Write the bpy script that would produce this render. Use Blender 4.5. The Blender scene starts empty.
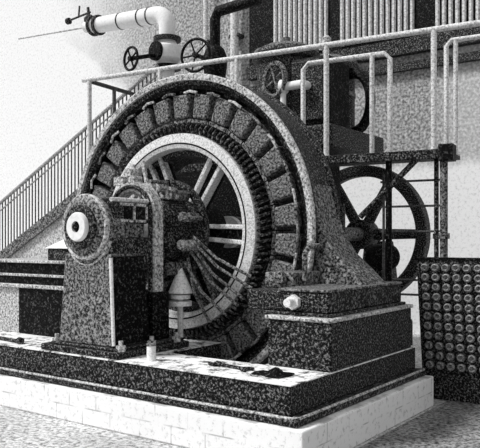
import bpy, bmesh, math, random
from mathutils import Vector, Matrix
random.seed(7)
PI = math.pi
S = bpy.context.scene
C = S.collection

# ------------------------------------------------------------------ materials
def mat(name, lo, hi, p0=.35, p1=.7, scale=30, rough=.6, spec=.4, detail=4, big=None):
    """mottled grey surface: fine worn speckle (lo..hi) in object space, optional broad blotches"""
    m = bpy.data.materials.new(name); m.use_nodes = True
    nt = m.node_tree; b = nt.nodes['Principled BSDF']
    tc = nt.nodes.new('ShaderNodeTexCoord')
    n = nt.nodes.new('ShaderNodeTexNoise'); n.inputs['Scale'].default_value = scale
    n.inputs['Detail'].default_value = detail; n.inputs['Roughness'].default_value = .75
    nt.links.new(tc.outputs['Object'], n.inputs['Vector'])
    r = nt.nodes.new('ShaderNodeValToRGB')
    r.color_ramp.elements[0].position = p0; r.color_ramp.elements[1].position = p1
    r.color_ramp.elements[0].color = (lo, lo, lo, 1); r.color_ramp.elements[1].color = (hi, hi, hi, 1)
    nt.links.new(n.outputs['Fac'], r.inputs['Fac'])
    out = r.outputs['Color']
    if big:
        n2 = nt.nodes.new('ShaderNodeTexNoise'); n2.inputs['Scale'].default_value = big[0]
        n2.inputs['Detail'].default_value = 3
        nt.links.new(tc.outputs['Object'], n2.inputs['Vector'])
        r2 = nt.nodes.new('ShaderNodeValToRGB')
        r2.color_ramp.elements[0].position = .35; r2.color_ramp.elements[1].position = .65
        k = big[1]
        r2.color_ramp.elements[0].color = (k, k, k, 1); r2.color_ramp.elements[1].color = (1, 1, 1, 1)
        nt.links.new(n2.outputs['Fac'], r2.inputs['Fac'])
        mx = nt.nodes.new('ShaderNodeMix'); mx.data_type = 'RGBA'; mx.blend_type = 'MULTIPLY'
        mx.inputs['Factor'].default_value = 1
        nt.links.new(out, mx.inputs['A']); nt.links.new(r2.outputs['Color'], mx.inputs['B'])
        out = mx.outputs['Result']
    nt.links.new(out, b.inputs['Base Color'])
    b.inputs['Roughness'].default_value = rough
    b.inputs['Specular IOR Level'].default_value = spec
    return m

M = {}
M['iron'] = mat('black_iron', .001, .32, .51, .67, 62, detail=3, spec=.15)
M['iron_mid'] = mat('grey_painted_iron', .002, .38, .43, .64, 46, detail=3, spec=.2)
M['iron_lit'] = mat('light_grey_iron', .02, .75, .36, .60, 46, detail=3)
M['black'] = mat('black_enamel', .001, .14, .54, .72, 46, detail=3, spec=.1)
M['coil'] = mat('coil_wrapping', .003, .40, .42, .66, 50, detail=3, spec=.2)
M['winding'] = mat('armature_winding', .001, .28, .50, .68, 40, spec=.2)
M['bright'] = mat('polished_steel', .45, .95, .3, .55, 50, .4, .5)
M['ringmat'] = mat('pale_ring_metal', .25, .85, .32, .56, 62, .5, .5)
M['knobmat'] = mat('dull_knob_metal', .005, .45, .36, .62, 62, .45, .6)
M['white'] = mat('white_lagging', .75, .92, .3, .6, 30, .8, .2)
M['whitewash'] = mat('whitewashed_masonry', .55, .93, .32, .46, 24, .9, .2)
M['basetop'] = mat('lit_plate_top', .05, .95, .38, .50, 10, .7, .3)  # light from above painted into the pale, mottled colour of the bed top
M['railpaint'] = mat('pale_rail_paint', .22, .82, .34, .55, 50, .6, .3)
M['raildark'] = mat('dark_rail_paint', .01, .2, .4, .7, 50)
M['slat'] = mat('pale_cladding', .30, .85, .36, .58, 30, .8, .2)
M['cable'] = mat('cable_braid', .01, .5, .45, .62, 60)
M['floor'] = mat('trodden_floor', .22, .88, .38, .56, 26, .85, .2, big=(1.2, .65))
M['stairmat'] = mat('stair_paint', .04, .6, .36, .62, 50)
M['stairface'] = mat('stair_plate', .12, .75, .36, .60, 40)

def brick_joints(m, dark, size):
    """faint courses of the masonry: brick pattern along the length (x+y) and height of the block"""
    nt = m.node_tree; b = nt.nodes['Principled BSDF']
    src = b.inputs['Base Color'].links[0].from_socket
    tc = nt.nodes.new('ShaderNodeTexCoord'); sep = nt.nodes.new('ShaderNodeSeparateXYZ'); nt.links.new(tc.outputs['Object'], sep.inputs[0])
    ad = nt.nodes.new('ShaderNodeMath'); nt.links.new(sep.outputs[0], ad.inputs[0]); nt.links.new(sep.outputs[1], ad.inputs[1])
    cb = nt.nodes.new('ShaderNodeCombineXYZ'); nt.links.new(ad.outputs[0], cb.inputs[0]); nt.links.new(sep.outputs[2], cb.inputs[1])
    br = nt.nodes.new('ShaderNodeTexBrick'); br.inputs['Scale'].default_value = 1
    br.inputs['Brick Width'].default_value = size[0]; br.inputs['Row Height'].default_value = size[1]; br.inputs['Mortar Size'].default_value = .005
    br.inputs['Color1'].default_value = br.inputs['Color2'].default_value = (1,1,1,1)
    br.inputs['Mortar'].default_value = (dark,dark,dark,1)
    nt.links.new(cb.outputs[0], br.inputs['Vector'])
    n = nt.nodes.new('ShaderNodeTexNoise'); n.inputs['Scale'].default_value = 5; nt.links.new(tc.outputs['Object'], n.inputs['Vector'])
    mr = nt.nodes.new('ShaderNodeMapRange'); mr.inputs['From Min'].default_value = .47; mr.inputs['From Max'].default_value = .6
    nt.links.new(n.outputs['Fac'], mr.inputs['Value'])
    mx = nt.nodes.new('ShaderNodeMix'); mx.data_type = 'RGBA'; mx.blend_type = 'MULTIPLY'
    nt.links.new(mr.outputs[0], mx.inputs['Factor']); nt.links.new(src, mx.inputs['A']); nt.links.new(br.outputs['Color'], mx.inputs['B'])
    nt.links.new(mx.outputs['Result'], b.inputs['Base Color'])
brick_joints(M['whitewash'], .55, (.30, .128))

def wall_mat():
    m = mat('graded_plaster', .62, .95, .30, .50, 22, .95, .1)
    nt = m.node_tree; b = nt.nodes['Principled BSDF']
    src = b.inputs['Base Color'].links[0].from_socket
    tc = nt.nodes.new('ShaderNodeTexCoord')
    sep = nt.nodes.new('ShaderNodeSeparateXYZ'); nt.links.new(tc.outputs['Object'], sep.inputs[0])
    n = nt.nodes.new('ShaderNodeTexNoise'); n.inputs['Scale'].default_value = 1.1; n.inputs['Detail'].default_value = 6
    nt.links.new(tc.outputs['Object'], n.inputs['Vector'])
    def math_(op, a, bb):
        q = nt.nodes.new('ShaderNodeMath'); q.operation = op
        for i, v in enumerate((a, bb)):
            if isinstance(v, (int, float)): q.inputs[i].default_value = v
            else: nt.links.new(v, q.inputs[i])
        return q.outputs[0]
    def ramp(v, a, bq):
        q = nt.nodes.new('ShaderNodeMapRange'); q.interpolation_type = 'SMOOTHSTEP'
        q.inputs['From Min'].default_value = a; q.inputs['From Max'].default_value = bq
        nt.links.new(v, q.inputs['Value']); return q.outputs[0]
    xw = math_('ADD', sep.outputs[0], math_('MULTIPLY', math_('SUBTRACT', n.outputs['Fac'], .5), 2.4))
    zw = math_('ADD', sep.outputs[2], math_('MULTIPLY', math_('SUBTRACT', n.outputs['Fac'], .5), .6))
    # darker grey zone above dado height, behind the engine only
    dark_zone = math_('MULTIPLY', ramp(xw, -10.4, -6.4), ramp(math_('SUBTRACT', zw, math_('MULTIPLY', math_('MAXIMUM', math_('SUBTRACT', -5.5, sep.outputs[0]), 0), .75)), 2.45, 2.7))
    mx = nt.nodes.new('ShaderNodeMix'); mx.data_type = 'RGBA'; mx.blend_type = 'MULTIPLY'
    nt.links.new(math_('MULTIPLY', dark_zone, math_('SUBTRACT', .85, math_('MULTIPLY', ramp(sep.outputs[0], -1.75, -1.2), .28))), mx.inputs['Factor'])
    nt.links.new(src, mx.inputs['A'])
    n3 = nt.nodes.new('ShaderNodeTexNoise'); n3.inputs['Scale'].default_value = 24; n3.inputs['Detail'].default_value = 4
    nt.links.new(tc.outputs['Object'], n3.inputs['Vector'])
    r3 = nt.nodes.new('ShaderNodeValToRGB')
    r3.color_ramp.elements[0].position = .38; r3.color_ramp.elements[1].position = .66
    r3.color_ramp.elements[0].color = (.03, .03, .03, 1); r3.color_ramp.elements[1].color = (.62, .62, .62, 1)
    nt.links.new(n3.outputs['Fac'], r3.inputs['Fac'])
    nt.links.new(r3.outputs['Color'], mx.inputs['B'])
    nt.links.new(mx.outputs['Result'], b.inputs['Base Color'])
    return m
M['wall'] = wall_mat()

# ------------------------------------------------------------------ mesh helpers
def box(bm, x0, x1, y0, y1, z0, z1):
    v = [bm.verts.new(p) for p in ((x0,y0,z0),(x1,y0,z0),(x1,y1,z0),(x0,y1,z0),(x0,y0,z1),(x1,y0,z1),(x1,y1,z1),(x0,y1,z1))]
    for f in ((3,2,1,0),(4,5,6,7),(0,1,5,4),(1,2,6,5),(2,3,7,6),(3,0,4,7)):
        bm.faces.new([v[i] for i in f])

def hexa(bm, b, t):
    """solid from 4 bottom points and 4 top points"""
    v = [bm.verts.new(p) for p in list(b) + list(t)]
    for f in ((3,2,1,0),(4,5,6,7),(0,1,5,4),(1,2,6,5),(2,3,7,6),(3,0,4,7)):
        bm.faces.new([v[i] for i in f])

def tube(bm, pts, r, seg=10, r2=None):
    pts = [Vector(p) for p in pts]; n = len(pts)
    rings = []; up = None
    for i, p in enumerate(pts):
        d = (pts[min(i+1, n-1)] - pts[max(i-1, 0)]).normalized()
        if up is None:
            a = Vector((0,0,1)) if abs(d.z) < .9 else Vector((1,0,0))
            up = (a - d*a.dot(d)).normalized()
        else:
            up = (up - d*up.dot(d)).normalized()
        s = d.cross(up)
        rr = r if r2 is None else r + (r2-r)*i/(n-1)
        rings.append([bm.verts.new(p + (up*math.cos(2*PI*k/seg) + s*math.sin(2*PI*k/seg))*rr) for k in range(seg)])
    for a, b in zip(rings, rings[1:]):
        for k in range(seg):
            bm.faces.new((a[k], a[(k+1) % seg], b[(k+1) % seg], b[k]))
    bm.faces.new(rings[0][::-1]); bm.faces.new(rings[-1])

def lathe(bm, prof, o, ax, seg=48, closed=True):
    """prof: (radius, distance along axis); closed loop makes a ring, open profile with r=0 ends a solid"""
    o = Vector(o); ax = Vector(ax).normalized()
    a = Vector((0,0,1)) if abs(ax.z) < .9 else Vector((1,0,0))
    u = (a - ax*a.dot(ax)).normalized(); w = ax.cross(u)
    cols = []
    for r, t in prof:
        if r < 1e-6: cols.append([bm.verts.new(o + ax*t)])
        else: cols.append([bm.verts.new(o + ax*t + (u*math.cos(2*PI*k/seg) + w*math.sin(2*PI*k/seg))*r) for k in range(seg)])
    n = len(cols)
    for i in range(n if closed else n-1):
        A, B = cols[i], cols[(i+1) % n]
        for k in range(seg):
            k2 = (k+1) % seg
            if len(A) == 1 and len(B) == 1: continue
            if len(A) == 1: bm.faces.new((A[0], B[k2], B[k]))
            elif len(B) == 1: bm.faces.new((A[k], A[k2], B[0]))
            else: bm.faces.new((A[k], A[k2], B[k2], B[k]))

def solid(bm, prof, o, ax, seg=32):
    lathe(bm, [(0, prof[0][1])] + list(prof) + [(0, prof[-1][1])], o, ax, seg, False)

def cyl(bm, o, ax, r, h, seg=24):
    solid(bm, [(r, 0), (r, h)], o, ax, seg)

def prism(bm, poly, y0, y1):
    """polygon in XZ extruded along Y"""
    a = [bm.verts.new((x, y0, z)) for x, z in poly]; b = [bm.verts.new((x, y1, z)) for x, z in poly]
    bm.faces.new(a); bm.faces.new(b[::-1]); n = len(poly)
    for i in range(n): bm.faces.new((a[i], b[i], b[(i+1) % n], a[(i+1) % n]))

def grid_prism(bm, xs, ys, holes, z0, z1):
    V = {}
    def v(i, j, z):
        if (i,j,z) not in V: V[i,j,z] = bm.verts.new((xs[i], ys[j], z))
        return V[i,j,z]
    nx, ny = len(xs)-1, len(ys)-1
    ok = lambda i, j: 0 <= i < nx and 0 <= j < ny and (i,j) not in holes
    for i in range(nx):
        for j in range(ny):
            if not ok(i,j): continue
            bm.faces.new((v(i,j,z1), v(i+1,j,z1), v(i+1,j+1,z1), v(i,j+1,z1)))
            bm.faces.new((v(i,j+1,z0), v(i+1,j+1,z0), v(i+1,j,z0), v(i,j,z0)))
            for (di,dj,a,b) in ((0,-1,(i,j),(i+1,j)),(1,0,(i+1,j),(i+1,j+1)),(0,1,(i+1,j+1),(i,j+1)),(-1,0,(i,j+1),(i,j))):
                if not ok(i+di, j+dj):
                    bm.faces.new((v(*a,z0), v(*b,z0), v(*b,z1), v(*a,z1)))

ORIG = {}
def new(): return bmesh.new()
def obj(name, bm, m, parent=None, origin=None, bevel=0, sharp=35):
    bmesh.ops.recalc_face_normals(bm, faces=bm.faces[:])
    o0 = Vector(ORIG[parent.name]) if parent else Vector(origin or (0,0,0))
    bmesh.ops.translate(bm, verts=bm.verts[:], vec=-o0)
    me = bpy.data.meshes.new(name); bm.to_mesh(me); bm.free()
    me.polygons.foreach_set('use_smooth', [True]*len(me.polygons))
    me.set_sharp_from_angle(angle=math.radians(sharp))
    me.materials.append(m)
    o = bpy.data.objects.new(name, me); C.objects.link(o)
    if parent: o.parent = parent
    else: o.location = o0
    ORIG[o.name] = tuple(o0)
    if bevel:
        b = o.modifiers.new('edge', 'BEVEL'); b.width = bevel; b.segments = 2; b.limit_method = 'ANGLE'; b.angle_limit = .7
    return o
def tag(o, label, cat, group=None):
    o['label'] = label; o['category'] = cat
    if group: o['group'] = group
    return o
def thing(name, label, cat, loc, group=None):
    o = bpy.data.objects.new(name, None); C.objects.link(o); o.empty_display_size = .1
    o.location = loc; ORIG[o.name] = tuple(loc)
    return tag(o, label, cat, group)
def struct(name, bm, m, label=None, bevel=0):
    o = obj(name, bm, m, bevel=bevel); o['kind'] = 'structure'
    if label: o['label'] = label
    return o
def one(name, fn, m, parent, **k):
    bm = new(); fn(bm); return obj(name, bm, m, parent, **k)

# ------------------------------------------------------------------ setting
WY = 6.5
bm = new(); box(bm, -22, 6, -6, WY+.3, -.2, 0); struct('floor', bm, M['floor'], 'mottled grey trodden floor of the engine house')
M['boards'] = mat('dirty_floor_boards', .03, .50, .38, .60, 30, .85, .2, big=(2.2, .5))
bm = new(); box(bm, .03, 6, -6, WY, 0, .006); struct('trim_4', bm, M['boards'], 'darker dirty floor area at the right of the plinth')
bm = new(); box(bm, -22, 4, WY, WY+.3, 0, 9); struct('wall_back', bm, M['wall'], 'plastered back wall, white at left and darker grey behind the engine')
# corrugated pale cladding high on the back wall, with dark gaps
bm = new(); box(bm, -4.95, 1.2, WY-.05, WY, 4.40, 8); struct('trim_1', bm, M['black'], 'dark boarding behind the pale slats')
bm = new()
x = -4.42; k = 0
while x < 1.2:
    if not (-3.42 < x < -3.20 or -1.88 < x < -1.66):
        hexa(bm, ((x,WY-.05,4.52),(x+.012,WY-.10,4.52),(x+.048,WY-.10,4.52),(x+.06,WY-.05,4.52)),
                 ((x,WY-.05,7.9),(x+.012,WY-.10,7.9),(x+.048,WY-.10,7.9),(x+.06,WY-.05,7.9)))
    x += .098
struct('trim_2', bm, M['slat'], 'row of pale vertical slats high on the back wall')
bm = new(); box(bm, -4.95, 1.2, WY-.14, WY, 4.22, 4.45); box(bm, -4.95, 1.2, WY-.10, WY, 3.98, 4.10)
struct('trim_3', bm, M['iron'], 'dark horizontal beams under the slats')

# ------------------------------------------------------------------ plinth and bed plate
XS = [-4.5, -3.2, -1.6, -.67, 0]; YS = [0, .58, 1.33, 1.95, 2.16]
PIT = {(1,2), (2,1), (2,2)}
bm = new(); grid_prism(bm, XS, YS, PIT, 0, .257)
tag(obj('machine_plinth', bm, M['whitewash'], origin=(-2.2,1,0), bevel=.012), 'long whitewashed masonry plinth under the black bed plate', 'plinth')
bed = thing('bed_plate', 'black cast iron bed plate with a top painted pale as if lit, lying on the white plinth', 'bed plate', (-2.2, 1, .257))
def inset(d, e): return [XS[0], *XS[1:-1], XS[-1]-e], [YS[0]+d, *YS[1:-1], YS[-1]-d]
xs, ys = inset(.03,.06); bm = new(); grid_prism(bm, xs, ys, PIT, .257, .315); fl = obj('flange', bm, M['iron'], bed, bevel=.014)
one('flange_highlight', lambda m: tube(m, [(-4.5,.034,.312),(-.10,.034,.312),(-.066,.07,.312),(-.066,2.10,.312)], .010, 8), M['iron_lit'], fl)  # painted highlight: pale strip for the light caught by the flange edge
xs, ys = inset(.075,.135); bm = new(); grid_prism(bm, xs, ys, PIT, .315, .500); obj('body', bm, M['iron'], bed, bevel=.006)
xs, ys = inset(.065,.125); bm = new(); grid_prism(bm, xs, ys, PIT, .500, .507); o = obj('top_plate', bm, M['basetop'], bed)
o['label'] = 'pale mottled top surface of the bed plate, light from above painted in'

# ------------------------------------------------------------------ pier blocks under the generator feet
b = thing('pier_block', 'black iron block at right carrying the generator foot, with a pale top edge', 'pier block', (-.4, 1.2, .507))
one('body', lambda m: box(m, -.64, -.127, .58, 1.98, .507, .842), M['iron'], b, bevel=.012)
o = one('cap', lambda m: box(m, -.66, -.113, .565, 1.99, .842, .870), M['iron_lit'], b, bevel=.008); o['label'] = 'pale top edge'  # top edge paler than the block body
b = thing('pier_block', 'stacked dark block at left behind the bearing pedestal, with pale ledges', 'pier block', (-3.5, 1.0, .507))
one('body', lambda m: box(m, -3.57, -2.9, .62, 1.3, .507, .95), M['black'], b, bevel=.01)
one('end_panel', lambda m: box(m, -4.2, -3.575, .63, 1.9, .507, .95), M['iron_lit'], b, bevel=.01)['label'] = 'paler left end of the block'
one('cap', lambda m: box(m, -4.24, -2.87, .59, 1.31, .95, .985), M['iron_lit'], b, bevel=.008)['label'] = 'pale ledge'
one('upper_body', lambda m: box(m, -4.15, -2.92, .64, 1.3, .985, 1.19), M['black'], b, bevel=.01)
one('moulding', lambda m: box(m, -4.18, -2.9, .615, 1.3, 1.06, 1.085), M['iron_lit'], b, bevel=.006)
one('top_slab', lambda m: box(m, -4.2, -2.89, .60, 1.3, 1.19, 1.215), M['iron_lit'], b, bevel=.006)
fo = thing('foot_casting', 'small pale topped dark casting on the left pier block', 'casting', (-3.2, .9, 1.215))
one('body', lambda m: box(m, -3.3, -3.0, .75, 1.1, 1.215, 1.33), M['iron'], fo, bevel=.01)
one('cap', lambda m: hexa(m, ((-3.32,.73,1.33),(-2.98,.73,1.33),(-2.98,1.1,1.33),(-3.32,1.1,1.33)), ((-3.14,.85,1.43),(-3.02,.85,1.46),(-3.02,.98,1.46),(-3.14,.98,1.43))), M['bright'], fo)

# ------------------------------------------------------------------ generator
CX, CZ, R, YF = -2.07, 1.49, 1.425, 1.28
AX = (0,1,0)
def P(r, a, y): return (CX + r*math.cos(a), y, CZ + r*math.sin(a))
gen = thing('generator', 'large ring shaped generator with radial field poles and a pale inner ring', 'generator', (CX, 1.5, .06))
bm = new()
lathe(bm, [(R-.085, 0), (R-.02, -.03), (R, -.02), (R, .03), (R-.02, .06), (R-.02, .36), (R, .38), (R, .43), (R-.09, .43)], (CX,YF,CZ), AX, 128)
yoke = obj('yoke', bm, M['iron'], gen)
one('front_rim', lambda m: lathe(m, [(R-.05,-.045),(R-.005,-.05),(R+.008,-.04),(R+.008,-.012),(R-.05,-.012)], (CX,YF,CZ), AX, 128), M['iron_lit'], yoke)['label'] = 'pale front rim with its edge highlight painted in'  # pale colour paints the highlight along the ring's front edge
one('lining', lambda m: lathe(m, [(R-.12,.02),(R-.07,.0),(R-.07,.42),(R-.12,.42)], (CX,YF,CZ), AX, 128), M['black'], yoke)
# feet at both sides
def foot(sgn):
    m = new()
    def X(d): return CX + sgn*d
    prism(m, [(X(1.26),1.95),(X(1.36),1.86),(X(1.415),1.62),(X(1.47),1.46),(X(1.58),1.30),(X(1.74),1.16),(X(1.84),1.06),(X(1.84),1.03),(X(1.2),1.03),(X(1.36),1.4)], YF+.03, YF+.42)
    return m
obj('foot', foot(1), M['iron_mid'], gen, bevel=.01)
obj('foot', foot(-1), M['iron_mid'], gen, bevel=.01)
fs = one('foot_slab', lambda m: box(m, -.88, -.19, .66, 1.92, .893, 1.04), M['iron'], gen, bevel=.012)
one('edge_strip', lambda m: box(m, -.76, -.16, .63, 1.94, .870, .893), M['iron'], fs, bevel=.006)
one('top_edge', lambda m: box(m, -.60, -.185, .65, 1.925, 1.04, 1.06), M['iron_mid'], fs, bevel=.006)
one('foot_slab', lambda m: box(m, -3.95, -3.36, 1.32, 1.88, .95, 1.04), M['iron'], gen, bevel=.012)
def nut(m):
    cyl(m, (-.46,.66,.965), (0,-1,0), .055, .04, 6); cyl(m, (-.46,.62,.965), (0,-1,0), .03, .07, 16)
one('anchor_nut', nut, M['bright'], gen)
one('side_lug', lambda m: (box(m, -.88,-.62, .9,1.4,1.04,1.16), cyl(m, (-.72,.9,1.12),(0,-1,0),.05,.05,12)), M['iron_mid'], gen, bevel=.01)
# pipe run along the foot
one('drain_pipe', lambda m: tube(m, [(-.58,1.0,1.09),(-.58,1.0,1.30),(-.60,1.1,1.36),(-.62,1.45,1.36)], .022, 8), M['iron_mid'], gen)
# field poles
NP = 30; COILW = (.082, .102)
for k in range(NP):
    a = 2*PI*(k+.5)/NP
    if CZ + 1.25*math.sin(a) < .0: continue
    def blk(m, r0, r1, w0, w1, y0, y1):
        ca, sa = math.cos(a), math.sin(a)
        def q(r, t, y): return (CX + r*ca - t*sa, y, CZ + r*sa + t*ca)
        hexa(m, (q(r0,-w0,y0), q(r0,w0,y0), q(r0,w0,y1), q(r0,-w0,y1)), (q(r1,-w1,y0), q(r1,w1,y0), q(r1,w1,y1), q(r1,-w1,y1)))
    m = new(); blk(m, 1.0, 1.33, .06, .075, YF+.06, YF+.36); pole = obj('field_pole', m, M['black'], gen)
    m = new(); blk(m, 1.035, 1.255, *COILW, YF+.0, YF+.39); obj('coil', m, M['coil'], pole, bevel=.018)
    m = new(); blk(m, .995, 1.028, .098, .102, YF+.02, YF+.38); obj('pole_shoe', m, M['iron_mid'], pole)
for k in range(NP):
    a = 2*PI*k/NP
    ca, sa = math.cos(a), math.sin(a)
    m = new(); tube(m, [(CX+1.262*ca+.075*sa, YF-.012, CZ+1.262*sa-.075*ca), (CX+1.275*ca, YF-.03, CZ+1.275*sa), (CX+1.262*ca-.075*sa, YF-.012, CZ+1.262*sa+.075*ca)], .013, 6)
    obj('coil_link', m, M['iron_lit'] if k % 2 else M['iron_mid'], gen)
# armature
arm = one('armature', lambda m: lathe(m, [(.77,.0),(.965,-.02),(.975,.0),(.975,.40),(.77,.40)], (CX,YF,CZ), AX, 128), M['black'], gen)
def wind(m):
    n = 110
    for k in range(n):
        a = 2*PI*k/n; tube(m, [P(.90,a,YF-.05), P(.945,a+.012,YF-.06), P(.982,a+.03,YF-.02), P(.985,a+.04,YF+.05)], .016, 5)
one('end_winding', wind, M['winding'], arm)
one('clamp_ring', lambda m: lathe(m, [(.745,-.02),(.755,-.075),(.79,-.085),(.797,-.075),(.805,-.085),(.887,-.075),(.895,-.03),(.895,.02),(.745,.02)], (CX,YF,CZ), AX, 128), M['ringmat'], arm)['label'] = 'pale metal clamping ring'
one('groove', lambda m: lathe(m, [(.791,-.0865),(.803,-.0865),(.803,-.06),(.791,-.06)], (CX,YF,CZ), AX, 128), M['black'], arm)
one('rim_lip', lambda m: lathe(m, [(.70,.03),(.765,.02),(.765,.38),(.70,.38)], (CX,YF,CZ), AX, 96), M['iron'], arm)
one('hub', lambda m: solid(m, [(.20,-.12),(.26,-.08),(.28,.0),(.28,.34),(.22,.38)], (CX,YF,CZ), AX, 40), M['black'], arm)
for k in range(6):
    a = math.radians(-3 + 60*k)
    ca, sa = math.cos(a), math.sin(a)
    def q(r, t, y): return (CX + r*ca - t*sa, y, CZ + r*sa + t*ca)
    def bar(m, r0, r1, t0, t1, T0, T1, y0, y1):
        hexa(m, (q(r0,t0,y0), q(r0,t1,y0), q(r0,t1,y1), q(r0,t0,y1)), (q(r1,T0,y0), q(r1,T1,y0), q(r1,T1,y1), q(r1,T0,y1)))
    m = new(); bar(m, .24, .755, -.045, .045, -.06, .06, YF+.05, YF+.17); web = m
    m = new(); bar(m, .24, .78, .035,.075, .05,.09, YF+.0, YF+.09); bar(m, .24, .78, -.075,-.035, -.09,-.05, YF+.0, YF+.09)
    obj('spoke_web', web, M['black'], arm)
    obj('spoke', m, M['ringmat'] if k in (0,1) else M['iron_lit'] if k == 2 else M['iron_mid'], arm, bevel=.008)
# commutator, shaft and brush gear in front of the armature
com = one('commutator', lambda m: solid(m, [(.20,-.40),(.27,-.39),(.28,-.37),(.28,-.12),(.31,-.10),(.31,-.06),(.2,-.05)], (CX,YF,CZ), AX, 64), M['iron'], gen)
def segs(m):
    for k in range(48):
        a = 2*PI*k/48; tube(m, [P(.282,a,YF-.36), P(.282,a,YF-.13)], .008, 5)
one('segments', segs, M['winding'], com)
one('shaft', lambda m: solid(m, [(.085,-1.06),(.09,-1.05),(.09,.70),(.16,.70),(.16,.77)], (CX,YF,CZ), AX, 32), M['bright'], gen)
bg = one('brush_rocker', lambda m: lathe(m, [(.40,-.20),(.455,-.21),(.46,-.20),(.46,-.15),(.40,-.15)], (CX,YF,CZ), AX, 72), M['iron'], gen)
for k in range(10):
    a = math.radians(14 + 36*k)
    m = new(); tube(m, [P(.43,a,YF-.16), P(.43,a,YF-.44)], .016, 8)
    tube(m, [P(.43,a,YF-.22), P(.33,a+.12,YF-.22)], .022, 6)
    obj('brush_arm', m, M['iron_mid'], bg)
    ca, sa = math.cos(a), math.sin(a)
    m = new()
    for yy in (.40, .31, .24):
        cyl(m, P(.38,a+.06,YF-yy-.02), AX, .042, .05, 8)
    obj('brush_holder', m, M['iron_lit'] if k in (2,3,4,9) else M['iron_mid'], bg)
# thick and thin brush leads that fan out to the lower right
for (a0, r0, a1, r1) in ((-8,.36,-24,.95),(-14,.36,-29,1.0),(-20,.36,-36,.98),(-28,.38,-41,.97),(-38,.38,-62,.90),(-46,.38,-50,.95)):
    a0, a1 = math.radians(a0), math.radians(a1)
    p0 = Vector(P(r0,a0,YF-.25)); p1 = Vector(P(r1,a1,YF-.11)); mid = (p0+p1)/2 + Vector((.0,-.06,-.02))
    one('brush_lead', lambda m: tube(m, [p0, p0.lerp(mid,.6), mid, mid.lerp(p1,.5), p1], .014, 7), M['cable'], gen)
# upper-left regulator gear on the rocker
def gear(m):
    tube(m, [P(.44,math.radians(120),YF-.2), P(.72,math.radians(116),YF-.17)], .02, 8)
    tube(m, [P(.44,math.radians(132),YF-.24), P(.74,math.radians(124),YF-.2)], .024, 8)
    for r in (.5,.58,.66): cyl(m, P(r,math.radians(126),YF-.3), AX, .045, .12, 10)
    box(m, CX-.52, CX-.40, YF-.34, YF-.2, CZ+.42, CZ+.50)
one('regulator_gear', gear, M['iron_lit'], gen)
# pale funnel under the shaft
def fun(m):
    o = (-1.83, 1.0, .90)
    solid(m, [(.012,.28),(.02,.26),(.105,.06),(.11,.05)], o, (0,0,1), 20)
    solid(m, [(.085,.035),(.085,.0)], o, (0,0,1), 20); solid(m, [(.1,-.02),(.1,-.06)], o, (0,0,1), 20)
    tube(m, [(o[0],o[1],.507),(o[0],o[1],o[2]+.1)], .025, 8)
one('drip_funnel', fun, M['bright'], gen)['label'] = 'pale conical funnel under the shaft'

# ------------------------------------------------------------------ bearing pedestal
bp = thing('bearing_pedestal', 'dark bearing pedestal with a round housing and pale end cap, in front of the generator', 'bearing pedestal', (CX, .45, .507))
one('sole_plate', lambda m: (box(m, -2.56,-1.66,.09,.92,.507,.56), box(m, -2.46,-1.70,.11,.9,.56,.585)), M['iron'], bp, bevel=.01)
def col(m):
    hexa(m, ((-2.38,.13,.585),(-1.76,.13,.585),(-1.76,.54,.585),(-2.38,.54,.585)), ((-2.33,.15,1.30),(-1.80,.15,1.30),(-1.80,.50,1.30),(-2.33,.50,1.30)))
one('column', col, M['iron_mid'], bp, bevel=.015)
one('column_side_shade', lambda m: hexa(m, ((-1.765,.16,.60),(-1.745,.16,.60),(-1.745,.53,.60),(-1.765,.53,.60)), ((-1.81,.18,1.28),(-1.785,.18,1.28),(-1.785,.49,1.28),(-1.81,.49,1.28))), M['black'], bp)  # black sheet that paints the shade on the column's right face
one('corner_bead', lambda m: tube(m, [(-1.752,.135,.60),(-1.80,.15,1.27)], .014, 8), M['bright'], bp)
hs = one('housing', lambda m: solid(m, [(.12,-.03),(.20,-.02),(.235,.0),(.25,.03),(.25,.24),(.24,.26),(.215,.28),(.215,.40),(.23,.41),(.23,.44),(.2,.46)], (CX,.12,CZ+.02), AX, 56), M['iron_mid'], bp)
one('housing_cradle', lambda m: box(m, -2.32,-1.82,.17,.72,1.2,CZ-.06), M['iron'], bp, bevel=.03)
# top casing toward the generator, with two square openings
def casing(m):
    prism(m, [(CX-.21,CZ+.05),(CX+.24,CZ+.05),(CX+.24,CZ+.20),(CX+.20,CZ+.25),(CX-.17,CZ+.25),(CX-.21,CZ+.2)], .20, .60)
cs = one('top_casing', casing, M['iron'], bp, bevel=.012)
one('casing_bead', lambda m: tube(m, [(CX+.22,.20,CZ+.235),(CX+.22,.61,CZ+.235)], .018, 8), M['railpaint'], cs)
for y0 in (.32, .46):
    one('side_opening', lambda m: box(m, CX+.235, CX+.248, y0, y0+.09, CZ+.09, CZ+.18), M['black'], cs)
one('opening_frame', lambda m: (box(m, CX+.236,CX+.252,.28,.58,CZ+.19,CZ+.212), box(m, CX+.236,CX+.252,.28,.58,CZ+.06,CZ+.08), box(m, CX+.236,CX+.252,.56,.58,CZ+.06,CZ+.21), box(m, CX+.236,CX+.252,.42,.44,CZ+.06,CZ+.21)), M['iron_lit'], cs)
one('end_flange', lambda m: lathe(m, [(.10,-.05),(.165,-.055),(.175,-.04),(.175,-.01),(.10,-.01)], (CX,.12,CZ+.02), AX, 48), M['iron'], bp)
one('end_cap', lambda m: lathe(m, [(.045,-.085),(.105,-.085),(.115,-.07),(.115,-.02),(.045,-.02)], (CX,.12,CZ+.02), AX, 48), M['white'], bp)['label'] = 'pale round end cap'
one('shaft_end', lambda m: solid(m, [(.018,-.10),(.024,-.09),(.024,-.06),(.05,-.06),(.05,-.02)], (CX,.12,CZ+.02), AX, 24), M['black'], bp)
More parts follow.
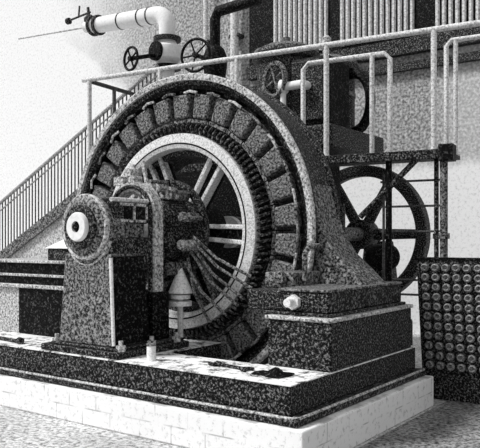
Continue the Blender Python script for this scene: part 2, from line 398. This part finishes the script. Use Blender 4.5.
one('housing_lip', lambda m: lathe(m, [(.228,.0),(.252,-.006),(.262,.006),(.262,.03),(.228,.03)], (CX,.12,CZ+.02), AX, 56), M['iron_lit'], bp)
one('oil_catcher', lambda m: tube(m, [(CX+.24*math.cos(t), .17, CZ-.02+.26*math.sin(t)) for t in [math.radians(-165+10*i) for i in range(16)]], .025, 8), M['iron_lit'], bp)
# inverted U bracket behind the housing
def ubr(m):
    A = [math.radians(180*i/20) for i in range(21)]
    out = [(CX+.275,0.97)] + [(CX+.275*math.cos(t), 1.625+.275*math.sin(t)) for t in A] + [(CX-.275,0.97)]
    inn = [(CX-.195,0.97)] + [(CX-.195*math.cos(t), 1.625+.195*math.sin(t)) for t in A] + [(CX+.195,0.97)]
    n = len(out); inn = inn[::-1]
    for i in range(n-1):
        a, b2, c, d = out[i], out[i+1], inn[i+1], inn[i]
        hexa(m, [(a[0],.64,a[1]),(b2[0],.64,b2[1]),(c[0],.64,c[1]),(d[0],.64,d[1])], [(a[0],.74,a[1]),(b2[0],.74,b2[1]),(c[0],.74,c[1]),(d[0],.74,d[1])])
    bmesh.ops.remove_doubles(m, verts=m.verts[:], dist=1e-5)
one('arch_bracket', ubr, M['iron_lit'], bp)
one('bracket_rib', lambda m: tube(m, [(CX+.235,.63,0.98)] + [(CX+.235*math.cos(t), .63, 1.625+.235*math.sin(t)) for t in [math.radians(180*i/16) for i in range(17)]] + [(CX-.235,.63,0.98)], .018, 8), M['iron'], bp)
one('bracket_foot', lambda m: box(m, -2.36,-1.775,.60,.80,.585,.98), M['black'], bp, bevel=.015)
for (x, y) in ((-1.70,.16),(-1.70,.5),(-1.70,.8),(-2.44,.16)):
    one('holding_bolt', lambda m: (cyl(m, (x,y,.56),(0,0,1),.038,.045,6), cyl(m,(x,y,.60),(0,0,1),.018,.04,10)), M['iron_lit'], bp)
# small loose things on the bed plate
gc = thing('grease_pot', 'small pale cylindrical pot on the bed plate beside the bearing pedestal', 'pot', (-1.46,.24,.507))
one('body', lambda m: solid(m, [(.035,0),(.035,.10),(.03,.11)], (-1.46,.24,.507), (0,0,1), 20), M['bright'], gc)
one('lid', lambda m: solid(m, [(.038,.11),(.038,.125),(.012,.13),(.012,.145)], (-1.46,.24,.507), (0,0,1), 20), M['iron_mid'], gc)
sp = new()
tube(sp, [(-.95,.36,.52),(-.62,.30,.52)], .013, 8)
for (x, y, a) in ((-.95,.36,170),(-.62,.30,-10)):
    tube(sp, [(x+.04*math.cos(math.radians(a+t)), y+.04*math.sin(math.radians(a+t)), .52) for t in range(60,301,30)], .013, 8)
tag(obj('spanner', sp, M['iron'], origin=(-.78,.33,.507)), 'dark open ended spanner lying on the pale bed plate top', 'spanner')
rg = new()
n = 14; V = []
for i in range(n+1):
    row = []
    for j in range(n+1):
        u, v = i/n-.5, j/n-.5; d = math.hypot(u, v)
        row.append(rg.verts.new((-.42+u*.28*(1-.3*abs(v)), .30+v*.17*(1+.25*math.sin(5*u)), .509+max(0,.05-.11*d*d*3)*(.6+.4*math.sin(9*u+4*v))+.002)))
    V.append(row)
for i in range(n):
    for j in range(n): rg.faces.new((V[i][j], V[i+1][j], V[i+1][j+1], V[i][j+1]))
o = obj('cleaning_rag', rg, M['black'], origin=(-.42,.30,.507)); sd = o.modifiers.new('t','SOLIDIFY'); sd.thickness = .004; sd.offset = 1
tag(o, 'crumpled dark rag on the front right corner of the bed plate', 'rag')
bolt = thing('loose_bolt', 'dark bolt lying at the left end of the bed plate by the front edge', 'bolt', (-3.0,.2,.507))
one('shank', lambda m: tube(m, [(-3.45,.24,.525),(-3.0,.2,.525)], .017, 8), M['iron'], bolt)
one('head', lambda m: cyl(m, (-3.0,.2,.532),(1,-.09,0),.03,.05,6), M['iron'], bolt)

# ------------------------------------------------------------------ engine behind
en = thing('steam_engine', 'tall black vertical steam engine with two cylinders, behind the generator', 'steam engine', (-2.1,4.1,0))
one('bed', lambda m: box(m, -3.9,-1.75,3.1,4.8,0,.75), M['iron'], en, bevel=.03)
for (x, y, tx) in ((-2.85,3.4,-2.62),(-1.85,3.4,-1.85),(-2.85,4.5,-2.6),(-2.3,4.4,-2.25)):
    one('frame_column', lambda m: hexa(m, ((x-.16,y-.18,.75),(x+.16,y-.18,.75),(x+.16,y+.18,.75),(x-.16,y+.18,.75)), ((tx-.1,y-.14,2.5),(tx+.1,y-.14,2.5),(tx+.1,y+.14,2.5),(tx-.1,y+.14,2.5))), M['black'], en, bevel=.02)
one('entablature', lambda m: box(m, -2.95,-1.6,3.3,4.7,2.45,2.72), M['iron'], en, bevel=.03)
def cylinder(name, x, y, r, z0, z1):
    c = one(name, lambda m: solid(m, [(r+.06,z0),(r+.06,z0+.07),(r,z0+.09),(r,z1-.14),(r+.06,z1-.12),(r+.06,z1-.05)], (x,y,0), (0,0,1), 40), M['iron'], en)
    one('cover', lambda m: solid(m, [(r+.04,z1-.05),(r+.04,z1),(r*.7,z1+.07),(r*.3,z1+.11),(.05,z1+.12),(.05,z1+.18)], (x,y,0), (0,0,1), 40), M['iron_mid'], c)
    one('lagging_band', lambda m: lathe(m, [(r,z0+.5),(r+.012,z0+.5),(r+.012,z0+.55),(r,z0+.55)], (x,y,0),(0,0,1),40), M['iron_mid'], c)
cylinder('cylinder', -2.5, 3.78, .36, 2.72, 3.75)
cylinder('cylinder', -2.22, 4.30, .36, 2.72, 3.66)
one('condenser', lambda m: box(m, -3.9,-2.62,3.1,3.55,.0,2.85), M['black'], en, bevel=.03)
one('crankshaft', lambda m: solid(m, [(.16,2.07),(.16,2.14),(.09,2.14),(.09,5.55)], (CX,0,CZ), AX, 28), M['iron_mid'], en)
for (y0,z0) in ((3.66,1.1),(4.2,1.35)): one('crank_web', lambda m: box(m, CX-.14,CX+.14,y0,y0+.08,z0,z0+.52), M['iron'], en, bevel=.02)
vc = one('valve_chest', lambda m: (box(m, -2.25,-1.72,3.45,4.0,2.72,3.55)), M['black'], en, bevel=.05)
one('chest_cover', lambda m: (box(m, -2.2,-1.78,3.42,3.45,2.8,3.5)), M['iron'], vc, bevel=.012)
def stub(m):
    tube(m, [(-2.22,3.3,3.2),(-1.98,3.3,3.2)], .05, 14); cyl(m, (-2.26,3.3,3.2),(1,0,0),.085,.05,20)
    tube(m, [(-2.23,3.3,3.2),(-2.24,3.3,3.1),(-2.24,3.3,2.98)], .035, 10); tube(m, [(-1.98,3.3,3.2),(-1.98,3.46,3.2)], .05, 12)
one('branch_pipe', stub, M['white'], en)['label'] = 'short pale branch pipe'
def bend(m):
    tube(m, [(-2.1,4.3,3.47)] + [(-1.80+.22*math.sin(t), 4.25, 3.12+.36*math.cos(t)) for t in [math.radians(-10+20*i) for i in range(10)]] + [(-1.86,4.25,2.74)], .062, 14)
one('exhaust_bend', bend, M['black'], en)
def gov(m):
    o = (-2.36,3.3,2.72+.58)
    lathe(m, [(.17,-.02),(.21,-.03),(.22,0),(.21,.03),(.17,.02)], o, (-.35,-1,0), 32)
    for k in range(4):
        a = k*PI/2+.4; d = Vector((.94*math.cos(a), -.33*math.cos(a), math.sin(a)))
        tube(m, [Vector(o), Vector(o)+d*.19], .015, 6)
    tube(m, [Vector(o), Vector((-2.3,3.46,3.3))], .025, 8)
one('hand_gear', gov, M['iron_mid'], en)
one('crosshead_guide', lambda m: box(m, -2.62,-2.34,3.75,4.0,.75,2.45), M['iron_mid'], en, bevel=.02)
# ---- lubricator on top seen against the slats
lb = one('lubricator', lambda m: solid(m, [(.02,0),(.02,.10),(.06,.12),(.06,.22),(.03,.25)], (-2.22,4.30,3.78),(0,0,1),16), M['iron_lit'], en)

# ------------------------------------------------------------------ flywheel
FY, FR = 5.02, .93
fw = thing('flywheel', 'black spoked flywheel under the gallery, behind the generator at right', 'flywheel', (CX, FY, CZ-FR))
one('rim', lambda m: lathe(m, [(FR-.13,-.08),(FR-.01,-.08),(FR,-.07),(FR,.07),(FR-.01,.08),(FR-.13,.08),(FR-.15,.06),(FR-.15,-.06)], (CX,FY,CZ), AX, 96), M['iron'], fw)
one('hub', lambda m: lathe(m, [(.095,-.14),(.19,-.14),(.2,-.12),(.2,.12),(.19,.14),(.095,.14)], (CX,FY,CZ), AX, 40), M['iron'], fw)
for k in range(6):
    a = math.radians(60*k); ca, sa = math.cos(a), math.sin(a)
    one('spoke', lambda m: tube(m, [(CX+.17*ca,FY,CZ+.17*sa),(CX+.84*ca,FY,CZ+.84*sa)], .075, 12, .06), M['iron'], fw)
# outboard bearing standing under the flywheel shaft end
ob = thing('bearing_stand', 'dark stand with a bearing block behind the flywheel', 'bearing stand', (CX,5.55,0))
one('column', lambda m: hexa(m, ((CX-.3,5.38,0),(CX+.3,5.38,0),(CX+.3,5.75,0),(CX-.3,5.75,0)), ((CX-.16,5.4,1.40),(CX+.16,5.4,1.40),(CX+.16,5.7,1.40),(CX-.16,5.7,1.40))), M['iron'], ob, bevel=.02)

# ------------------------------------------------------------------ dark round casing beside the generator foot
dc = thing('drum_casing', 'dark round drum casing on a stand between the generator foot and the flywheel', 'drum casing', (-.985,3.3,0))
one('drum', lambda m: solid(m, [(.05,-.18),(.12,-.17),(.14,-.14),(.14,.12),(.12,.15),(.05,.16)], (-.985,3.3,1.23), (.75,-.66,0), 36), M['black'], dc)
one('stand', lambda m: hexa(m, ((-1.15,3.14,0),(-.82,3.14,0),(-.82,3.46,0),(-1.15,3.46,0)), ((-1.1,3.2,1.12),(-.87,3.2,1.12),(-.87,3.4,1.12),(-1.1,3.4,1.12))), M['iron'], dc, bevel=.015)
# low dark valve gear beside the plinth, toward the knob board
vb = thing('valve_box', 'low dark iron valve box on the floor between plinth end and knob panel', 'valve box', (-.35,2.5,0))
one('body', lambda m: box(m, -.68,-.3,2.2,2.46,0,.70), M['iron'], vb, bevel=.03)
one('bonnet', lambda m: solid(m, [(.12,.70),(.12,.74),(.08,.76),(.06,.82),(.03,.84)], (-.45,2.33,0),(0,0,1),24), M['iron'], vb)
one('side_flange', lambda m: cyl(m, (-.45,2.205,.45),(0,-1,0),.13,.05,28), M['iron_mid'], vb)
one('flange_boss', lambda m: cyl(m, (-.45,2.16,.45),(0,-1,0),.07,.06,20), M['iron_lit'], vb)
one('ledge', lambda m: box(m, -.70,-.29,2.18,2.47,.2,.25), M['iron_mid'], vb, bevel=.01)

# ------------------------------------------------------------------ knob panel at right
kp = thing('knob_panel', 'dark upright panel covered in rows of round pale knobs, at the right edge', 'panel', (.2,2.45,0))
LX = lambda z: -.195 - .055*z            # left edge leans a little
def pan(m):
    hexa(m, ((LX(0),2.42,0),(.70,2.42,0),(.70,2.48,0),(LX(0),2.48,0)), ((LX(1.24),2.42,1.24),(.65,2.42,1.24),(.65,2.48,1.24),(LX(1.24),2.48,1.24)))
one('board', pan, M['iron'], kp, bevel=.006)
for i in range(11):
    z = 1.165 - i*.086
    for j in range(7):
        x = LX(z) + .085 + j*.094
        m = new()
        solid(m, [(.032,0),(.036,-.02),(.034,-.035),(.024,-.045),(.010,-.02)], (x,2.42,z), AX, 16)
        obj('knob', m, M['knobmat'], kp)
one('top_strip', lambda m: box(m, LX(1.24)-.01,.66,2.41,2.49,1.232,1.255), M['black'], kp)

# ------------------------------------------------------------------ gallery
TH = math.radians(7)
G0 = Vector((-.167, 2.6, 0)); U = Vector((math.cos(TH), math.sin(TH), 0)); W = Vector((-math.sin(TH), math.cos(TH), 0))
def g(s, d, z): return G0 + U*s + W*d + Vector((0,0,z))     # s along the gallery (right +), d away from the generator
def gbox(m, s0, s1, d0, d1, z0, z1):
    hexa(m, (g(s0,d0,z0),g(s1,d0,z0),g(s1,d1,z0),g(s0,d1,z0)), (g(s0,d0,z1),g(s1,d0,z1),g(s1,d1,z1),g(s0,d1,z1)))
DK = 2.22; RT = 3.33
ga = thing('gallery', 'dark raised platform on posts beside the engine, above the flywheel', 'gallery', g(-1,0,0))
one('deck', lambda m: gbox(m, -4.12,.13,-.05,.52,DK-.035,DK), M['iron'], ga)
one('edge_beam', lambda m: (gbox(m, -4.12,.13,-.08,-.03,DK-.075,DK+.01)), M['iron'], ga, bevel=.006)
one('end_block', lambda m: gbox(m, .06,.19,-.10,.06,DK-.10,DK+.05), M['black'], ga, bevel=.008)
def post(s, d, r, mt, z1=DK-.03): return one('support_post', lambda m: (tube(m, [g(s,d,0),g(s,d,z1)], r, 12), cyl(m, g(s,d,0),(0,0,1),r*2,.03,16), cyl(m, g(s,d,1.42),(0,0,1),r*1.5,.05,12)), mt, ga)
post(.09,.0,.036,M['iron_mid']); post(.0,.10,.022,M['iron']); post(-.42,.0,.03,M['black']); post(-3.6,.2,.035,M['iron'])
one('brace', lambda m: tube(m, [g(-.14,0,DK-.05), g(-.70,0,1.63)], .028, 10), M['iron'], ga)
# guard rails of the flywheel, from post to post
fr = thing('guard_fence', 'thin dark horizontal guard bars between the gallery posts beside the flywheel', 'fence', g(-.2,.16,0))
for z in (1.97,1.73,1.49,1.03,.89):
    one('bar', lambda m: tube(m, [g(-.55,.16,z), g(.06,.16,z)], .011, 7), M['raildark'], fr)
for s in (-.52, .03):
    one('upright', lambda m: tube(m, [g(s,.16,0), g(s,.16,2.05)], .014, 8), M['raildark'], fr)

def railing(name, label, line, posts, r, mt, base=DK, group=None):
    t = thing(name, label, 'handrail', line[0] + Vector((0,0,base-line[0].z)), group)
    one('top_rail', lambda m: tube(m, line, r, 12), mt, t)
    for p, top in posts:
        one('post', lambda m: (tube(m, [Vector((p.x,p.y,base)), Vector((p.x,p.y,top))], r*.95, 12), cyl(m, (p.x,p.y,base),(0,0,1),r*1.8,.02,14)), mt, t)
    return t
ss = [-4.08, -3.05, -2.06, -1.05, 0]
railing('front_handrail', 'long pale handrail sloping across the top, in front of the engine', [g(-4.18,0,RT), g(-2,0,RT+.0), g(.62,0,RT)], [(g(s,0,0), RT) for s in ss], .028, M['railpaint'])
railing('end_handrail', 'dark handrail turning back at the left end of the gallery', [g(-4.08,.04,RT-.02), g(-4.08,.95,RT-.02)], [(g(-4.08,.46,0), RT-.02)], .026, M['raildark'])
rb = railing('inner_handrail', 'pale bent handrail on the engine side of the gallery, left of the gap', [g(-1.52,.5,DK), g(-1.52,.5,RT-.08), g(-1.46,.5,RT-.02), g(-.62,.5,RT-.02), g(-.56,.5,RT-.08), g(-.56,.5,DK)], [(g(-.75,.5,0), RT-.02)], .026, M['railpaint'])
rb = railing('inner_handrail', 'pale bent handrail on the engine side, at the right edge of the gallery', [g(.0,.5,DK), g(0,.5,RT-.03), g(.05,.5,RT+.02), g(.65,.5,RT+.02)], [(g(.09,.5,0), RT+.02)], .024, M['railpaint'])

# ------------------------------------------------------------------ staircase
st = thing('staircase', 'iron staircase with close set balusters rising to the gallery at left', 'staircase', (-6.0,3.3,0))
SY = 3.2; X1, Z1 = -4.15, 2.90; SL = .5      # stringer nose line: z = Z1 + SL*(x-X1)
def sz(x): return Z1 + SL*(x - X1)
XB = X1 - (Z1+.0)/SL
for y in (SY, SY+.8):
    one('stringer', lambda m: hexa(m, ((XB,y-.02,0),(XB+.3,y-.02,0),(XB+.3,y+.02,0),(XB,y+.02,0)), ((X1-.05,y-.02,sz(X1)+.0),(X1+.15,y-.02,sz(X1)-.12),(X1+.15,y+.02,sz(X1)-.12),(X1-.05,y+.02,sz(X1)+.0))), M['iron_mid'], st)
n = 16
for k in range(n):
    x0 = XB + (X1-XB)*(k+.5)/n; z = sz(x0)
    one('tread', lambda m: box(m, x0-.15, x0+.2, SY+.02, SY+.78, z-.06, z-.025), M['stairmat'], st)
one('soffit', lambda m: hexa(m, ((XB,SY+.03,0),(XB+.3,SY+.03,0),(XB+.3,SY+.77,0),(XB,SY+.77,0)), ((X1-.3,SY+.03,sz(X1)-.14),(X1,SY+.03,sz(X1)-.16),(X1,SY+.77,sz(X1)-.16),(X1-.3,SY+.77,sz(X1)-.14))), M['stairface'], st)
one('side_panel', lambda m: prism(m, [(XB+.4,0),(X1,0),(X1,sz(X1)-.15),(XB+.4,.0+.02)], SY+.04, SY+.08), M['stairface'], st)
one('handrail', lambda m: tube(m, [(XB+.4,SY,sz(XB+.4)+.8),(X1+.02,SY,sz(X1)+.81)], .026, 10), M['stairmat'], st)
one('lower_rail', lambda m: tube(m, [(XB+.4,SY,sz(XB+.4)+.68),(X1+.02,SY,sz(X1)+.68)], .012, 8), M['stairmat'], st)
x = XB + .45
while x < X1:
    one('baluster', lambda m: tube(m, [(x,SY,sz(x)-.06),(x,SY,sz(x)+.8)], .011, 6), M['raildark'], st)
    x += .075

# ------------------------------------------------------------------ steam pipe and valves, upper left
pv = thing('steam_pipe', 'thick white lagged steam pipe crossing the upper left and turning down', 'pipe', (-4.3,3.6,4.6))
PA = Vector((-5.84,3.6,4.63)); PB = Vector((-4.52,3.6,4.55))
def elbow(m):
    c = PB
    tube(m, [PA, PB] + [c + Vector((.20*math.sin(t), 0, -.20*(1-math.cos(t)))) for t in [math.radians(15*i) for i in range(1,7)]] + [c + Vector((.20,0,-.35))], .115, 20)
one('lagging', elbow, M['white'], pv)
D = (PB-PA).normalized()
for q in (.02,.10): one('flange', lambda m: cyl(m, PA+D*q*1.4, D, .15, .035, 24), M['iron'], pv)
for q in (.62,1.02,1.2): one('band', lambda m: lathe(m, [(.115,0),(.121,0),(.121,.02),(.115,.02)], PA+D*q, D, 24), M['iron'], pv)
one('pipe_end', lambda m: tube(m, [PA-D*.12, PA+D*.25], .085, 16), M['white'], pv)
one('thin_pipe', lambda m: tube(m, [PA-D*.1, Vector((-7.6,3.6,4.74))], .012, 8), M['iron_lit'], pv)
DV = PB + Vector((.20,0,-.35))
one('flange', lambda m: cyl(m, DV, (0,0,-1), .19, .05, 28), M['iron'], pv)
def handwheel(name, par, c, ax, r, mt=None, spokes=4):
    mt = mt or M['black']
    c = Vector(c); ax = Vector(ax).normalized()
    a = Vector((0,0,1)); u = (a-ax*a.dot(ax)).normalized(); w = ax.cross(u)
    def f(m):
        lathe(m, [(r+.018*math.cos(t), .018*math.sin(t)) for t in [2*PI*i/8 for i in range(8)]], c, ax, 32)
        for k in range(spokes):
            t = 2*PI*(k+.3)/spokes; tube(m, [c, c + (u*math.cos(t)+w*math.sin(t))*r], .012, 6)
        cyl(m, c-ax*.03, ax, .035, .06, 12)
    return one(name, f, mt, par)
gv = thing('gate_valve', 'white gate valve with a small black handwheel on its left, below the steam pipe', 'valve', DV+Vector((0,0,-.45)))
one('body', lambda m: solid(m, [(.12,-.05),(.13,-.08),(.20,-.14),(.215,-.22),(.20,-.30),(.13,-.36),(.12,-.40)], DV, (0,0,1), 28), M['white'], gv)
one('flange', lambda m: cyl(m, DV+Vector((0,0,-.44)), (0,0,1), .19, .05, 28), M['black'], gv)
one('collar', lambda m: cyl(m, DV+Vector((-.03,-.17,-.22)), (-.18,-.98,0), .13, .05, 20), M['black'], gv)
HD = Vector((-.18,-.98,0)); HC = DV+Vector((-.10,-.60,-.40))
one('spindle', lambda m: tube(m, [DV+Vector((-.03,-.15,-.26)), HC], .028, 10), M['black'], gv)
handwheel('handwheel', gv, HC, HD, .15)
one('pipe_below', lambda m: tube(m, [DV+Vector((0,0,-.44)), DV+Vector((0,0,-1.06)), DV+Vector((.05,0,-1.16)), DV+Vector((.15,0,-1.2)), Vector((-2.9,3.6,DV.z-1.2))], .1, 16), M['white'], gv)
# second valve with wheel facing the viewer
v2c = Vector((-3.50,3.22,3.75))
g2 = thing('globe_valve', 'black globe valve with a larger spoked handwheel, right of the white valve', 'valve', v2c+Vector((0,.3,-.3)))
handwheel('handwheel', g2, v2c, (.15,-1,0), .205, M['black'], 5)
one('spindle', lambda m: tube(m, [v2c, v2c+Vector((0,.3,0))], .028, 10), M['iron'], g2)
one('body', lambda m: solid(m, [(.08,-.25),(.14,-.2),(.16,-.05),(.16,.06),(.12,.16),(.08,.2)], v2c+Vector((0,.4,0)), (0,0,1), 24), M['black'], g2)
one('pipe', lambda m: tube(m, [v2c+Vector((0,.4,-.4)), v2c+Vector((0,.4,.55)), v2c+Vector((.05,.4,.65)), v2c+Vector((.7,.4,.68))], .07, 14), M['black'], g2)
# little stop cock on top of the pipe end
sc = thing('stop_cock', 'small dark stop cock with tee handle on top of the steam pipe end', 'valve', PA+Vector((-.05,0,.1)))
PT = PA+Vector((-.05,0,.08))
one('stem', lambda m: tube(m, [PT, PT+Vector((-.03,0,.22))], .022, 8), M['iron'], sc)
one('tee_handle', lambda m: (tube(m, [PT+Vector((-.46,0,.10)), PT+Vector((.02,0,.14))], .016, 8), cyl(m, PT+Vector((-.50,0,.095)),(1,0,0),.05,.05,12), tube(m,[PT+Vector((-.24,0,.12)),PT+Vector((-.22,0,.28))],.014,6)), M['iron'], sc)
one('bonnet', lambda m: solid(m, [(.08,0),(.08,.05),(.04,.1)], PT, (0,0,1), 16), M['iron'], sc)
# vertical pale pipes against the wall
for (x, r, z0, z1, lab, grp) in ((-5.2,.075,3.3,8,'thicker pale vertical pipe on the dark grey wall, left of the slats','w'),(-5.85,.045,3.3,8,'thin pale vertical pipe on the dark grey wall, left of the thicker pipe','w')):
    p = thing('wall_pipe', lab, 'pipe', (x+0,6.3,z0))
    one('tube', lambda m: tube(m, [(x,6.35,0),(x,6.35,z1)], r, 14), M['slat'], p)
    one('clip', lambda m: box(m, x-r-.03,x+r+.03,6.33,6.5,5.0,5.06), M['iron'], p)

# ------------------------------------------------------------------ light and camera
w = bpy.data.worlds.new('W'); S.world = w; w.use_nodes = True
w.node_tree.nodes['Background'].inputs['Color'].default_value = (1,1,1,1)
w.node_tree.nodes['Background'].inputs['Strength'].default_value = .50
sl = bpy.data.lights.new('sun', 'SUN'); sl.energy = 3.3; sl.angle = math.radians(14)
so = bpy.data.objects.new('sun', sl); C.objects.link(so)
so.rotation_euler = Vector((.46,.46,-.76)).to_track_quat('-Z','Y').to_euler()
cam = bpy.data.cameras.new('camera'); co = bpy.data.objects.new('camera', cam); C.objects.link(co)
co.location = (2.158,-3.61,1.4); co.rotation_euler = (PI/2, 0, math.radians(36))
cam.sensor_width = 36; cam.lens = 36*700/480; cam.shift_y = 17/480; cam.clip_end = 200
S.camera = co
S.view_settings.view_transform = 'Standard'; S.view_settings.look = 'None'
S.view_settings.gamma = 1; S.view_settings.use_curve_mapping = False; S.view_settings.exposure = 0
